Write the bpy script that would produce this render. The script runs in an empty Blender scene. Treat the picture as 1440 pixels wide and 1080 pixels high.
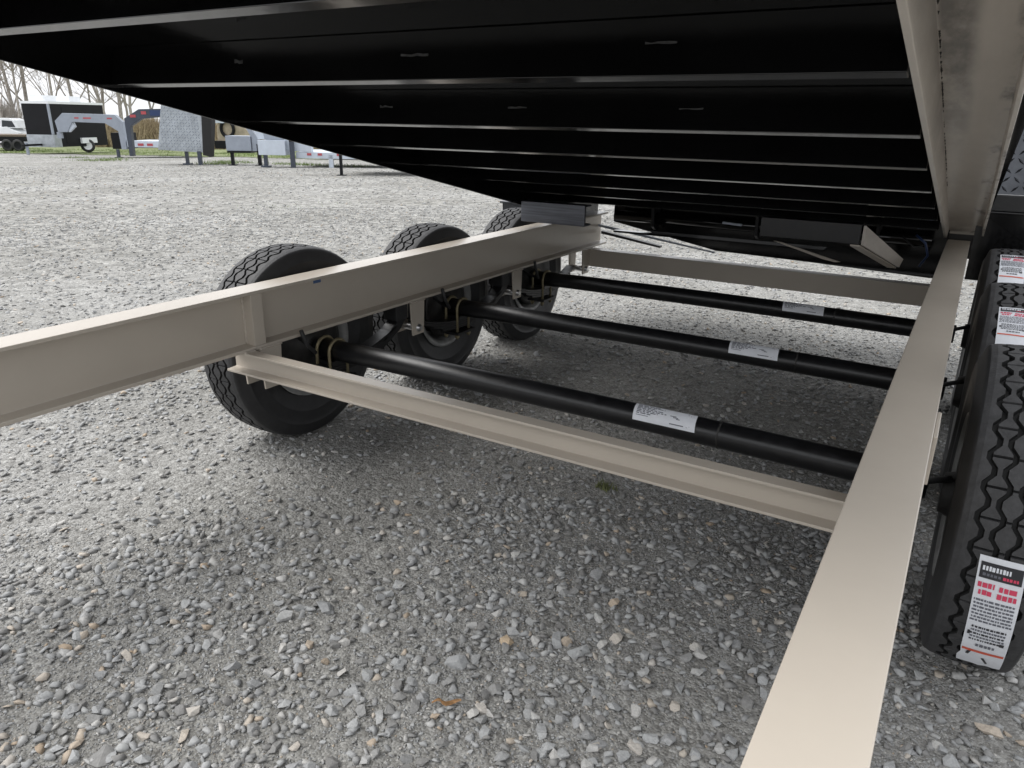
import bpy, bmesh, math, random
import numpy as np
from mathutils import Vector, Matrix
R = math.radians
random.seed(7); rng = np.random.default_rng(7)
S = bpy.context.scene; COL = S.collection

# ------------------------------------------------------------------ camera
CAM = Vector((1.0875, 0.1016, 1.291)); YAW, PIT, ROL, FPX = 0.5442, 0.3440, 0.0151, 1042.1
def cam_axes():
    f = Vector((-math.sin(YAW)*math.cos(PIT), math.cos(YAW)*math.cos(PIT), -math.sin(PIT)))
    r0 = Vector((math.cos(YAW), math.sin(YAW), 0)); u0 = r0.cross(f)
    return (math.cos(ROL)*r0+math.sin(ROL)*u0, -math.sin(ROL)*r0+math.cos(ROL)*u0, f)
CR, CU, CF = cam_axes()
cam = bpy.data.cameras.new('camera'); co = bpy.data.objects.new('camera', cam); COL.objects.link(co)
co.matrix_world = Matrix(((CR.x, CU.x, -CF.x, CAM.x), (CR.y, CU.y, -CF.y, CAM.y), (CR.z, CU.z, -CF.z, CAM.z), (0, 0, 0, 1)))
cam.sensor_width = 36; cam.lens = 36*FPX/1440; cam.clip_start = 0.05; cam.clip_end = 3000
S.camera = co

# ------------------------------------------------------------------ sky, sun, exposure
SUN_EL, SUN_AZ = R(55), R(-112)         # azimuth from +y towards +x
w = bpy.data.worlds.new('World'); S.world = w; w.use_nodes = True
nt = w.node_tree; nt.nodes.clear()
sky = nt.nodes.new('ShaderNodeTexSky'); sky.sky_type = 'NISHITA'; sky.sun_disc = False
sky.sun_elevation = SUN_EL; sky.sun_rotation = SUN_AZ; sky.air_density = 1.0; sky.dust_density = 5; sky.ozone_density = 1
hsv = nt.nodes.new('ShaderNodeHueSaturation'); hsv.inputs['Saturation'].default_value = 0.12
mixw = nt.nodes.new('ShaderNodeMix'); mixw.data_type = 'RGBA'
mixw.inputs[0].default_value = 0.5
mixw.inputs[7].default_value = (10.2, 10.4, 10.8, 1)      # even cloud layer over the sky
bg = nt.nodes.new('ShaderNodeBackground'); bg.inputs['Strength'].default_value = 0.10
ow = nt.nodes.new('ShaderNodeOutputWorld')
nt.links.new(sky.outputs[0], hsv.inputs['Color']); nt.links.new(hsv.outputs[0], mixw.inputs[6])
nt.links.new(mixw.outputs[2], bg.inputs[0]); nt.links.new(bg.outputs[0], ow.inputs[0])
sl = bpy.data.lights.new('sun', 'SUN'); sl.energy = 0.95; sl.angle = R(42); sl.color = (1, .975, .94)
so = bpy.data.objects.new('sun', sl); COL.objects.link(so)
sd = Vector((math.sin(SUN_AZ)*math.cos(SUN_EL), math.cos(SUN_AZ)*math.cos(SUN_EL), math.sin(SUN_EL)))
so.rotation_euler = sd.to_track_quat('Z', 'Y').to_euler()
S.view_settings.view_transform = 'Standard'; S.view_settings.look = 'None'
S.view_settings.exposure = 1.03; S.view_settings.gamma = 1; S.view_settings.use_curve_mapping = False

# ------------------------------------------------------------------ materials
def mat(name, col, rough=.5, metal=0, spec=.5, noise=0, nscale=20, bump=0, bscale=60, coat=0, col2=None, stretch=None, rvar=0):
    m = bpy.data.materials.new(name); m.use_nodes = True; t = m.node_tree; b = t.nodes['Principled BSDF']
    b.inputs['Base Color'].default_value = (*col, 1); b.inputs['Roughness'].default_value = rough
    b.inputs['Metallic'].default_value = metal; b.inputs['Specular IOR Level'].default_value = spec
    b.inputs['Coat Weight'].default_value = coat; b.inputs['Coat Roughness'].default_value = .12
    tc = t.nodes.new('ShaderNodeTexCoord'); src = tc.outputs['Object']
    if stretch:
        mp = t.nodes.new('ShaderNodeMapping'); mp.inputs['Scale'].default_value = stretch; t.links.new(src, mp.inputs[0]); src = mp.outputs[0]
    if noise or col2:
        n = t.nodes.new('ShaderNodeTexNoise'); n.inputs['Scale'].default_value = nscale; n.inputs['Detail'].default_value = 6; n.inputs['Roughness'].default_value = .65
        t.links.new(src, n.inputs['Vector'])
        rp = t.nodes.new('ShaderNodeValToRGB'); rp.color_ramp.elements[0].position = .32; rp.color_ramp.elements[1].position = .7
        c2 = col2 if col2 else tuple(min(1, c*(1+noise)) for c in col)
        c1 = col if col2 else tuple(c*(1-noise) for c in col)
        rp.color_ramp.elements[0].color = (*c1, 1); rp.color_ramp.elements[1].color = (*c2, 1)
        t.links.new(n.outputs['Fac'], rp.inputs[0]); t.links.new(rp.outputs[0], b.inputs['Base Color'])
        if rvar:
            mr = t.nodes.new('ShaderNodeMapRange'); mr.inputs['To Min'].default_value = rough-rvar; mr.inputs['To Max'].default_value = rough+rvar
            t.links.new(n.outputs['Fac'], mr.inputs['Value']); t.links.new(mr.outputs[0], b.inputs['Roughness'])
    if bump:
        n2 = t.nodes.new('ShaderNodeTexNoise'); n2.inputs['Scale'].default_value = bscale; n2.inputs['Detail'].default_value = 4
        t.links.new(src, n2.inputs['Vector'])
        bp = t.nodes.new('ShaderNodeBump'); bp.inputs['Strength'].default_value = bump; bp.inputs['Distance'].default_value = .004
        t.links.new(n2.outputs['Fac'], bp.inputs['Height']); t.links.new(bp.outputs[0], b.inputs['Normal'])
    return m
M = dict(
 beige=mat('beige_paint', (.455, .408, .348), .25, noise=.03, nscale=3, bump=.05, bscale=30, rvar=.05),
 black=mat('black_gloss_paint', (.004, .004, .0042), .11, noise=.3, nscale=5, bump=.3, bscale=4, rvar=.03),
 blackmatt=mat('black_satin_paint', (.009, .009, .010), .38, noise=.3, nscale=15, bump=.15, bscale=50),
 axle=mat('axle_black_paint', (.008, .008, .009), .33, noise=.4, nscale=30, bump=.08, bscale=70, rvar=.1),
 rubber=mat('tyre_rubber', (.020, .020, .021), .55, noise=.25, nscale=25, bump=.1, bscale=120),
 tread=mat('tread_rubber', (.034, .034, .0355), .62, noise=.35, nscale=45, bump=.25, bscale=160),
 groove=mat('groove_rubber', (.012, .012, .012), .8),
 iron=mat('cast_iron', (.018, .017, .016), .5, noise=.5, nscale=30, bump=.3, bscale=80),
 rim=mat('rim_paint', (.22, .22, .215), .35, noise=.3, nscale=20),
 zinc=mat('yellow_zinc', (.28, .24, .15), .5, metal=.6, noise=.2, nscale=60),
 bolt=mat('zinc_bolt', (.55, .55, .55), .35, metal=.9),
 primer=None,
 paper=mat('label_paper', (.72, .74, .78), .45, noise=.05, nscale=40),
 ink=mat('label_grey_print', (.13, .135, .16), .5),
 inkdark=mat('label_black_print', (.025, .025, .03), .45),
 red=mat('label_red_print', (.62, .06, .12), .5),
 orange=mat('label_orange_stripe', (.62, .10, .05), .5),
 blue=mat('blue_tape', (.05, .10, .22), .5),
 wire=mat('blue_wire', (.01, .03, .10), .4),
 tplate=mat('black_treadplate', (.035, .037, .042), .25, metal=.5, noise=.3, nscale=8),
 alu=mat('bright_treadplate', (.36, .39, .42), .4, metal=.5, noise=.25, nscale=3),
 chalk=mat('chalk_smudge', (.055, .055, .055), .7, noise=.6, nscale=60),
 bgblack=mat('dark_panel', (.009, .0095, .0115), .5, spec=.15, noise=.2, nscale=2),
 bggrey=mat('grey_paint', (.26, .29, .34), .4, noise=.1, nscale=3),
 bgnavy=mat('navy_paint', (.035, .045, .065), .4, noise=.2, nscale=3),
 bgwhite=mat('white_paint', (.74, .76, .78), .4, noise=.05, nscale=3),
 bgpale=mat('pale_grey_paint', (.48, .53, .60), .4, noise=.08, nscale=3),
 tan=mat('tan_paint', (.33, .28, .21), .6, noise=.25, nscale=4),
 glass=mat('dark_glass', (.02, .025, .03), .08),
 wood=mat('weathered_plank', (.13, .10, .075), .7, noise=.4, nscale=12, stretch=(1, 8, 8)),
 redp=mat('red_reflector', (.38, .06, .07), .35),
 bark=mat('bare_bark', (.36, .33, .295), .85, noise=.35, nscale=6),
 brush=mat('dry_brush', (.30, .24, .15), .9, noise=.45, nscale=9),
 weed=mat('dull_weed', (.13, .145, .06), .8, noise=.4, nscale=60),
 grass=mat('spring_grass', (.13, .19, .045), .8, noise=.4, nscale=30),
)
def primer_mat():
    m = mat('grey_primer', (.62, .57, .51), .26, noise=.07, nscale=5, bump=.12, bscale=30, stretch=(3, .6, 3))
    t = m.node_tree; b = t.nodes['Principled BSDF']; N = t.nodes.new; L = t.links.new
    base = b.inputs['Base Color'].links[0].from_socket
    tc = N('ShaderNodeTexCoord'); sp = N('ShaderNodeSeparateXYZ'); L(tc.outputs['Object'], sp.inputs[0])
    mp = N('ShaderNodeMapping'); mp.inputs['Scale'].default_value = (10, 3.5, 4); L(tc.outputs['Object'], mp.inputs[0])
    n = N('ShaderNodeTexNoise'); n.inputs['Scale'].default_value = 1.4; n.inputs['Detail'].default_value = 6; n.inputs['Roughness'].default_value = .6; L(mp.outputs[0], n.inputs['Vector'])
    def rng_(src, a, c):
        r = N('ShaderNodeMapRange'); r.inputs['From Min'].default_value = a; r.inputs['From Max'].default_value = c; r.interpolation_type = 'SMOOTHSTEP'; L(src, r.inputs[0]); return r.outputs[0]
    def mul(x, y):
        q = N('ShaderNodeMath'); q.operation = 'MULTIPLY'; L(x, q.inputs[0]); L(y, q.inputs[1]); return q.outputs[0]
    # an oil smear of its own on the web, near the free end beside the left leg
    s1 = mul(mul(rng_(sp.outputs['X'], .978, .990), rng_(sp.outputs['X'], 1.052, 1.022)), rng_(sp.outputs['Y'], 2.7, 1.9))
    s1 = mul(s1, rng_(n.outputs['Fac'], .25, .62))
    s2 = mul(rng_(sp.outputs['X'], 1.085, 1.098), rng_(n.outputs['Fac'], .52, .72))
    ad = N('ShaderNodeMath'); ad.operation = 'MAXIMUM'; L(s1, ad.inputs[0]); L(s2, ad.inputs[1])
    sc = N('ShaderNodeMath'); sc.operation = 'MULTIPLY'; L(ad.outputs[0], sc.inputs[0]); sc.inputs[1].default_value = .75
    k = N('ShaderNodeMix'); k.data_type = 'RGBA'; L(sc.outputs[0], k.inputs[0]); L(base, k.inputs[6]); k.inputs[7].default_value = (.09, .085, .08, 1)
    L(k.outputs[2], b.inputs['Base Color']); return m
M['primer'] = primer_mat()

# ------------------------------------------------------------------ mesh helpers
class MB:
    def __init__(s): s.v = []; s.f = []; s.m = []; s.sm = []
    def add(s, vs, fs, mi=0, smooth=False):
        o = len(s.v); s.v += [tuple(v) for v in vs]
        for f in fs: s.f.append(tuple(i+o for i in f)); s.m.append(mi); s.sm.append(smooth)
    def box(s, a, b, mi=0, bev=0):
        x0, y0, z0 = (min(a[i], b[i]) for i in range(3)); x1, y1, z1 = (max(a[i], b[i]) for i in range(3))
        s.add([(x0,y0,z0),(x1,y0,z0),(x1,y1,z0),(x0,y1,z0),(x0,y0,z1),(x1,y0,z1),(x1,y1,z1),(x0,y1,z1)],
              [(0,3,2,1),(4,5,6,7),(0,1,5,4),(1,2,6,5),(2,3,7,6),(3,0,4,7)], mi)
    def prism(s, poly, d0, d1, axis='y', mi=0, fn=None):
        """poly: 2-D outline, extruded along axis between d0 and d1"""
        n = len(poly)
        def P(a, b, d):
            v = {'y': (a, d, b), 'x': (d, a, b), 'z': (a, b, d)}[axis]
            return fn(*v) if fn else v
        vs = [P(a, b, d0) for a, b in poly]+[P(a, b, d1) for a, b in poly]
        fs = [(i, (i+1) % n, n+(i+1) % n, n+i) for i in range(n)]+[tuple(range(n-1, -1, -1)), tuple(range(n, 2*n))]
        s.add(vs, fs, mi)
    def tube(s, pts, r, n=12, mi=0, cap=True, smooth=True):
        pts = [Vector(p) for p in pts]; rr = r if isinstance(r, (list, tuple)) else [r]*len(pts)
        o = len(s.v); prev = None
        for i, p in enumerate(pts):
            d = (pts[min(i+1, len(pts)-1)]-pts[max(i-1, 0)]).normalized()
            a = Vector((0, 0, 1)) if abs(d.z) < .9 else Vector((1, 0, 0))
            if prev is not None: a = prev
            u = (a-d*a.dot(d)).normalized(); v = d.cross(u); prev = u
            for k in range(n):
                t = 2*math.pi*k/n; s.v.append(tuple(p+(u*math.cos(t)+v*math.sin(t))*rr[i]))
        for i in range(len(pts)-1):
            for k in range(n):
                k2 = (k+1) % n; s.f.append((o+i*n+k, o+i*n+k2, o+(i+1)*n+k2, o+(i+1)*n+k)); s.m.append(mi); s.sm.append(smooth)
        if cap:
            s.f.append(tuple(o+k for k in range(n-1, -1, -1))); s.m.append(mi); s.sm.append(False)
            e = o+(len(pts)-1)*n; s.f.append(tuple(e+k for k in range(n))); s.m.append(mi); s.sm.append(False)
    def lathe(s, prof, n=40, mi=0, smooth=True, c=(0, 0, 0), a0=0, a1=2*math.pi):
        """profile (x, r) turned round the local x axis"""
        full = abs(a1-a0-2*math.pi) < 1e-6; o = len(s.v); k = len(prof); nn = n if full else n+1
        for i in range(nn):
            t = a0+(a1-a0)*i/n
            for x, r in prof: s.v.append((c[0]+x, c[1]+r*math.cos(t), c[2]+r*math.sin(t)))
        for i in range(n):
            j = (i+1) % nn
            for q in range(k-1): s.f.append((o+i*k+q, o+i*k+q+1, o+j*k+q+1, o+j*k+q)); s.m.append(mi); s.sm.append(smooth)
    def build(s, name, mats, parent=None, bevel=0):
        me = bpy.data.meshes.new(name); me.from_pydata(s.v, [], s.f)
        for m in (mats if isinstance(mats, (list, tuple)) else [mats]): me.materials.append(m)
        me.polygons.foreach_set('material_index', s.m); me.polygons.foreach_set('use_smooth', s.sm); me.update()
        if bevel:
            b = bmesh.new(); b.from_mesh(me); bmesh.ops.remove_doubles(b, verts=b.verts, dist=1e-5)
            bmesh.ops.recalc_face_normals(b, faces=b.faces)
            ed = [e for e in b.edges if len(e.link_faces) == 2 and e.calc_face_angle(0) > .5]
            bmesh.ops.bevel(b, geom=ed, offset=bevel, segments=2, affect='EDGES', profile=.6)
            b.to_mesh(me); b.free()
        o = bpy.data.objects.new(name, me); COL.objects.link(o)
        if parent: o.parent = parent
        return o
def empty(name, loc=(0, 0, 0), rz=0, label=None, cat=None, group=None):
    o = bpy.data.objects.new(name, None); COL.objects.link(o); o.location = loc; o.rotation_euler = (0, 0, rz); o.empty_display_size = .2
    tag(o, label, cat, group); return o
def tag(o, label=None, cat=None, group=None, kind=None):
    for k, v in (('label', label), ('category', cat), ('group', group), ('kind', kind)):
        if v: o[k] = v
    return o
KIDS = {}
def copy_tree(o, parent=None, off=None):
    c = o.copy(); COL.objects.link(c)
    if parent: c.parent = parent
    for ch in [x for x in COL.objects if x.parent == o]: copy_tree(ch, c)
    return c

# ------------------------------------------------------------------ ground
def sm(t): t = np.clip(t, 0, 1); return t*t*(3-2*t)
def H(x, y):
    r = np.hypot(np.asarray(x, float)-1, np.asarray(y, float)-2)
    return -.0225*(np.sqrt(np.maximum(r-7, 0)**2+9)-3)*(r > 7)
def at(px, py):
    """the point of the ground seen at photo pixel px, py"""
    d = CF+CR*((px-720)/FPX)-CU*((py-540)/FPX); t = 1.0
    lo, hi = .5, 400.
    for _ in range(60):
        m = (lo+hi)/2; p = CAM+d*m
        if p.z > float(H(p.x, p.y)): lo = m
        else: hi = m
    p = CAM+d*lo; return Vector((p.x, p.y, float(H(p.x, p.y)))), lo

def gravel_mat():
    m = bpy.data.materials.new('gravel_fines'); m.use_nodes = True; t = m.node_tree; b = t.nodes['Principled BSDF']
    b.inputs['Roughness'].default_value = .9; b.inputs['Specular IOR Level'].default_value = .25
    N = t.nodes.new; L = t.links.new
    tc = N('ShaderNodeTexCoord'); P = tc.outputs['Object']
    def vor(scale):
        v = N('ShaderNodeTexVoronoi'); v.inputs['Scale'].default_value = scale; L(P, v.inputs['Vector']); return v
    v1, v2, v3 = vor(42), vor(130), vor(300)
    def ramp(src, stops):
        r = N('ShaderNodeValToRGB'); e = r.color_ramp.elements
        while len(e) < len(stops): e.new(.5)
        for k, (p, c) in enumerate(stops): e[k].position = p; e[k].color = (*c, 1)
        L(src, r.inputs[0]); return r.outputs[0]
    stops = [(0, (.13, .127, .12)), (.35, (.215, .211, .20)), (.7, (.30, .298, .29)), (1, (.44, .44, .425))]
    def cellgrey(v):
        s = N('ShaderNodeSeparateColor'); L(v.outputs['Color'], s.inputs[0]); return ramp(s.outputs[0], stops)
    a, c, d = cellgrey(v1), cellgrey(v2), cellgrey(v3)
    def mix(f, x, y):
        k = N('ShaderNodeMix'); k.data_type = 'RGBA'
        if isinstance(f, float): k.inputs[0].default_value = f
        else: L(f, k.inputs[0])
        L(x, k.inputs[6]); L(y, k.inputs[7]); return k.outputs[2]
    n = N('ShaderNodeTexNoise'); n.inputs['Scale'].default_value = 14; n.inputs['Detail'].default_value = 5; L(P, n.inputs['Vector'])
    msk = N('ShaderNodeMapRange'); msk.inputs['From Min'].default_value = .42; msk.inputs['From Max'].default_value = .6; L(n.outputs['Fac'], msk.inputs[0])
    col = mix(msk.outputs[0], mix(.5, c, d), mix(.6, c, a))
    v0 = vor(13); c0 = N('ShaderNodeSeparateColor'); L(v0.outputs['Color'], c0.inputs[0])
    m0 = ramp(c0.outputs[0], [(0, (.62, .62, .61)), (.5, (1.0, 1.0, 1.0)), (1, (1.38, 1.38, 1.37))])
    cd = N('ShaderNodeVectorMath'); cd.operation = 'DISTANCE'; L(P, cd.inputs[0]); cd.inputs[1].default_value = (1, 2, 0)
    fd = N('ShaderNodeMapRange'); fd.inputs['From Min'].default_value = 3; fd.inputs['From Max'].default_value = 9; L(cd.outputs['Value'], fd.inputs[0])
    mz = N('ShaderNodeMix'); mz.data_type = 'RGBA'; mz.blend_type = 'MULTIPLY'; L(fd.outputs[0], mz.inputs[0]); L(col, mz.inputs[6]); L(m0, mz.inputs[7]); col = mz.outputs[2]
    n3 = N('ShaderNodeTexNoise'); n3.inputs['Scale'].default_value = .55; n3.inputs['Detail'].default_value = 5; L(P, n3.inputs['Vector'])
    big = ramp(n3.outputs['Fac'], [(.3, (.80, .79, .76)), (.7, (1.12, 1.12, 1.12))])
    mu = N('ShaderNodeMix'); mu.data_type = 'RGBA'; mu.blend_type = 'MULTIPLY'; mu.inputs[0].default_value = 1; L(col, mu.inputs[6]); L(big, mu.inputs[7])
    # mossy green specks far out on the yard
    n4 = N('ShaderNodeTexNoise'); n4.inputs['Scale'].default_value = .5; n4.inputs['Detail'].default_value = 8; n4.inputs['Roughness'].default_value = .75; L(P, n4.inputs['Vector'])
    g = N('ShaderNodeMapRange'); g.inputs['From Min'].default_value = .66; g.inputs['From Max'].default_value = .74; g.inputs['To Max'].default_value = .5; L(n4.outputs['Fac'], g.inputs[0])
    gc = N('ShaderNodeRGB'); gc.outputs[0].default_value = (.22, .25, .12, 1)
    fin = mix(g.outputs[0], mu.outputs[2], gc.outputs[0]); L(fin, b.inputs['Base Color'])
    # relief
    def madd(x, k, y=None):
        q = N('ShaderNodeMath'); q.operation = 'MULTIPLY_ADD'; L(x, q.inputs[0]); q.inputs[1].default_value = k
        if y is not None: L(y, q.inputs[2])
        else: q.inputs[2].default_value = 0
        return q.outputs[0]
    h = madd(v1.outputs['Distance'], -.5, madd(v2.outputs['Distance'], -.25, madd(n.outputs['Fac'], .5)))
    bp = N('ShaderNodeBump'); bp.inputs['Strength'].default_value = .8; bp.inputs['Distance'].default_value = .02
    L(h, bp.inputs['Height']); L(bp.outputs[0], b.inputs['Normal'])
    return m
def ground():
    rs = np.concatenate([[0.0], np.geomspace(.4, 900, 70)]); na = 96
    th = np.linspace(0, 2*np.pi, na, endpoint=False)
    vs = [(1, 2, 0)]
    for r in rs[1:]:
        x = 1+r*np.cos(th); y = 2+r*np.sin(th); z = H(x, y)
        vs += list(zip(x, y, z))
    fs = [(0, 1+k, 1+(k+1) % na) for k in range(na)]
    for i in range(len(rs)-2):
        for k in range(na):
            k2 = (k+1) % na; a = 1+i*na; fs.append((a+k, a+na+k, a+na+k2, a+k2))
    b = MB(); b.add(vs, fs, 0, True)
    o = b.build('gravel_ground', gravel_mat()); tag(o, 'grey crushed gravel ground of the trailer yard', kind='structure'); return o
GROUND = ground()

# ------------------------------------------------------------------ stones
STONE_STOPS = [(0, (.19, .186, .18)), (.2, (.25, .249, .243)), (.5, (.305, .31, .312)), (.78, (.37, .376, .375)), (.92, (.45, .44, .42)), (.965, (.45, .40, .34)), (1, (.38, .30, .22))]
def stone_mat(name, single):
    m = bpy.data.materials.new(name); m.use_nodes = True; t = m.node_tree; b = t.nodes['Principled BSDF']
    b.inputs['Roughness'].default_value = .8; b.inputs['Specular IOR Level'].default_value = .35
    if single: s = t.nodes.new('ShaderNodeObjectInfo').outputs['Random']
    else:
        a = t.nodes.new('ShaderNodeAttribute'); a.attribute_name = 'tone'; s = a.outputs['Fac']
    r = t.nodes.new('ShaderNodeValToRGB'); e = r.color_ramp.elements
    while len(e) < len(STONE_STOPS): e.new(.5)
    for k, (p, c) in enumerate(STONE_STOPS): e[k].position = p; e[k].color = (*c, 1)
    t.links.new(s, r.inputs[0])
    tc = t.nodes.new('ShaderNodeTexCoord'); n = t.nodes.new('ShaderNodeTexNoise'); n.inputs['Scale'].default_value = 90 if not single else 4; n.inputs['Detail'].default_value = 5
    t.links.new(tc.outputs['Object'], n.inputs['Vector'])
    mr = t.nodes.new('ShaderNodeMapRange'); mr.inputs['To Min'].default_value = .6; mr.inputs['To Max'].default_value = 1.35; t.links.new(n.outputs['Fac'], mr.inputs[0])
    mu = t.nodes.new('ShaderNodeVectorMath'); mu.operation = 'SCALE'; t.links.new(r.outputs[0], mu.inputs[0]); t.links.new(mr.outputs[0], mu.inputs['Scale'])
    t.links.new(mu.outputs[0], b.inputs['Base Color'])
    bp = t.nodes.new('ShaderNodeBump'); bp.inputs['Strength'].default_value = .3; bp.inputs['Distance'].default_value = .004
    t.links.new(n.outputs['Fac'], bp.inputs['Height']); t.links.new(bp.outputs[0], b.inputs['Normal'])
    return m
def hull(npts, seed):
    r = random.Random(seed); b = bmesh.new()
    for _ in range(npts):
        v = Vector((r.gauss(0, 1), r.gauss(0, 1), r.gauss(0, 1))).normalized()*r.uniform(.8, 1.1)
        b.verts.new((v.x*1.15, v.y*.85, v.z*.62))
    bmesh.ops.convex_hull(b, input=b.verts)
    loose = [v for v in b.verts if not v.link_faces]
    bmesh.ops.delete(b, geom=loose, context='VERTS'); bmesh.ops.triangulate(b, faces=b.faces)
    b.verts.index_update()
    V = np.array([v.co[:] for v in b.verts]); F = np.array([[v.index for v in f.verts] for f in b.faces]); b.free(); return V, F
def stones():
    hulls = [hull(n, 100+i) for i, n in enumerate((11, 12, 13, 11, 12, 10))]
    small = [hull(n, 200+i) for i, n in enumerate((7, 8, 8, 7))]
    rings = [(.55, 2.4, 30000, .0030, .0195, 2.8), (.55, 2.6, 80000, .0020, .0052, 1.2), (2.4, 5.5, 46000, .0048, .0165, 2.4), (5.5, 12, 30000, .010, .022, 1.3), (12, 30, 16000, .018, .034, 1.3)]
    X = []; Y = []; A = []
    a_mid = math.atan2(CF.y, CF.x)
    for r0, r1, n, s0, s1, pw in rings:
        r = np.sqrt(rng.uniform(r0*r0, r1*r1, n)); a = a_mid+rng.uniform(-.92, .95, n)
        s = s0+(s1-s0)*rng.random(n)**(pw*1.6)
        big = rng.random(n) < .012; s = np.where(big, s*1.7, s)
        X.append(CAM.x+r*np.cos(a)); Y.append(CAM.y+r*np.sin(a)); A.append(s)
    # right behind the tyre and under the camera
    n = 2500; X.append(rng.uniform(.9, 2.0, n)); Y.append(rng.uniform(.2, 2.6, n)); A.append(.0035+.010*rng.random(n)**3)
    X = np.concatenate(X); Y = np.concatenate(Y); A = np.concatenate(A)
    # patchy: stones gather in drifts, fines show between
    pat = np.sin(X*2.3+1.3*np.sin(Y*1.7))+np.sin(Y*2.9+1.1*np.sin(X*2.1+1))+.8*np.sin(X*6.1+Y*4.3)
    pat = np.where(np.hypot(X-CAM.x, Y-CAM.y) > 5, .9, pat)
    keep = (pat+rng.normal(0, 1.0, len(X)) > -.55) | ((A > .010) & (rng.random(len(X)) < .55))
    X, Y, A = X[keep], Y[keep], A[keep]
    dist = np.sqrt((X-CAM.x)**2+(Y-CAM.y)**2+CAM.z**2)
    P = np.stack([X-CAM.x, Y-CAM.y, np.full(len(X), -CAM.z)], 1)
    zc = P@np.array(CF); u = FPX*(P@np.array(CR))/zc; v = -FPX*(P@np.array(CU))/zc
    vis = (zc > 0) & (abs(u) < 730) & (abs(v) < 550)
    app = np.where(vis, A/dist, 0)
    order = np.argsort(-app); one = order[:300]; rest = order[300:]
    smat = stone_mat('loose_stone', True)
    meshes = []
    for i in range(10):
        V, F = hull(13, 300+i); me = bpy.data.meshes.new('stone'); me.from_pydata(V.tolist(), [], F.tolist()); me.materials.append(smat); meshes.append(me)
    for k in one:
        o = bpy.data.objects.new('stone', random.choice(meshes)); COL.objects.link(o); o.parent = GROUND
        s = A[k]; o.location = (X[k], Y[k], float(H(X[k], Y[k]))+s*.22); o.scale = (s, s*random.uniform(.8, 1.1), s*random.uniform(.7, 1.1))
        o.rotation_euler = (random.gauss(0, .25), random.gauss(0, .25), random.uniform(0, 6.28))
    # every other stone: one heap
    VV = []; FF = []; TT = []; off = 0
    far = dist > 4.5
    far = far | (A < .0052)
    for fam, sel in ((hulls, rest[~far[rest]]), (small, rest[far[rest]])):
        which = rng.integers(0, len(fam), len(sel))
        for h, (V, F) in enumerate(fam):
            q = sel[which == h]; n = len(q)
            if not n: continue
            s = A[q]; an = rng.uniform(0, 6.283, n); tx = rng.normal(0, .25, n); ty = rng.normal(0, .25, n); sz = rng.uniform(.6, 1.1, n)
            v = V[None]*np.stack([s, s*rng.uniform(.8, 1.15, n), s*sz], 1)[:, None, :]
            z = v[..., 2]+v[..., 0]*tx[:, None]+v[..., 1]*ty[:, None]
            c, si = np.cos(an)[:, None], np.sin(an)[:, None]
            x = v[..., 0]*c-v[..., 1]*si+X[q][:, None]; y = v[..., 0]*si+v[..., 1]*c+Y[q][:, None]
            z = z+(H(X[q], Y[q])+s*.18)[:, None]
            VV.append(np.stack([x, y, z], -1).reshape(-1, 3)); FF.append((F[None]+(off+np.arange(n)*len(V))[:, None, None]).reshape(-1, 3))
            TT.append(np.repeat(rng.random(n), len(V))); off += n*len(V)
    V = np.concatenate(VV).astype(np.float32); F = np.concatenate(FF).astype(np.int32); T = np.concatenate(TT).astype(np.float32)
    me = bpy.data.meshes.new('gravel'); me.vertices.add(len(V)); me.vertices.foreach_set('co', V.ravel())
    me.loops.add(F.size); me.loops.foreach_set('vertex_index', F.ravel()); me.polygons.add(len(F))
    me.polygons.foreach_set('loop_start', np.arange(0, F.size, 3, dtype=np.int32)); me.update(calc_edges=True)
    at_ = me.attributes.new('tone', 'FLOAT', 'POINT'); at_.data.foreach_set('value', T)
    print('gravel triangles', len(F))
    me.materials.append(stone_mat('gravel_stone', False)); me.validate()
    o = bpy.data.objects.new('gravel', me); COL.objects.link(o); tag(o, 'loose grey crushed stone spread over the yard', 'gravel', kind='stuff')
stones()

# ------------------------------------------------------------------ the dump trailer
XR = 1.05; ZT = .7125; RH = .21; FW = .053; Y1 = -1.5; Y2 = 4.76
AX = (2.2057, 3.0919, 3.969); TR = .402; WZ = .394; AZ = .3875
TRAILER = empty('dump_trailer', (0, 0, 0), 0, 'triple axle dump trailer with beige frame rails and raised glossy black bed', 'trailer')

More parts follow.
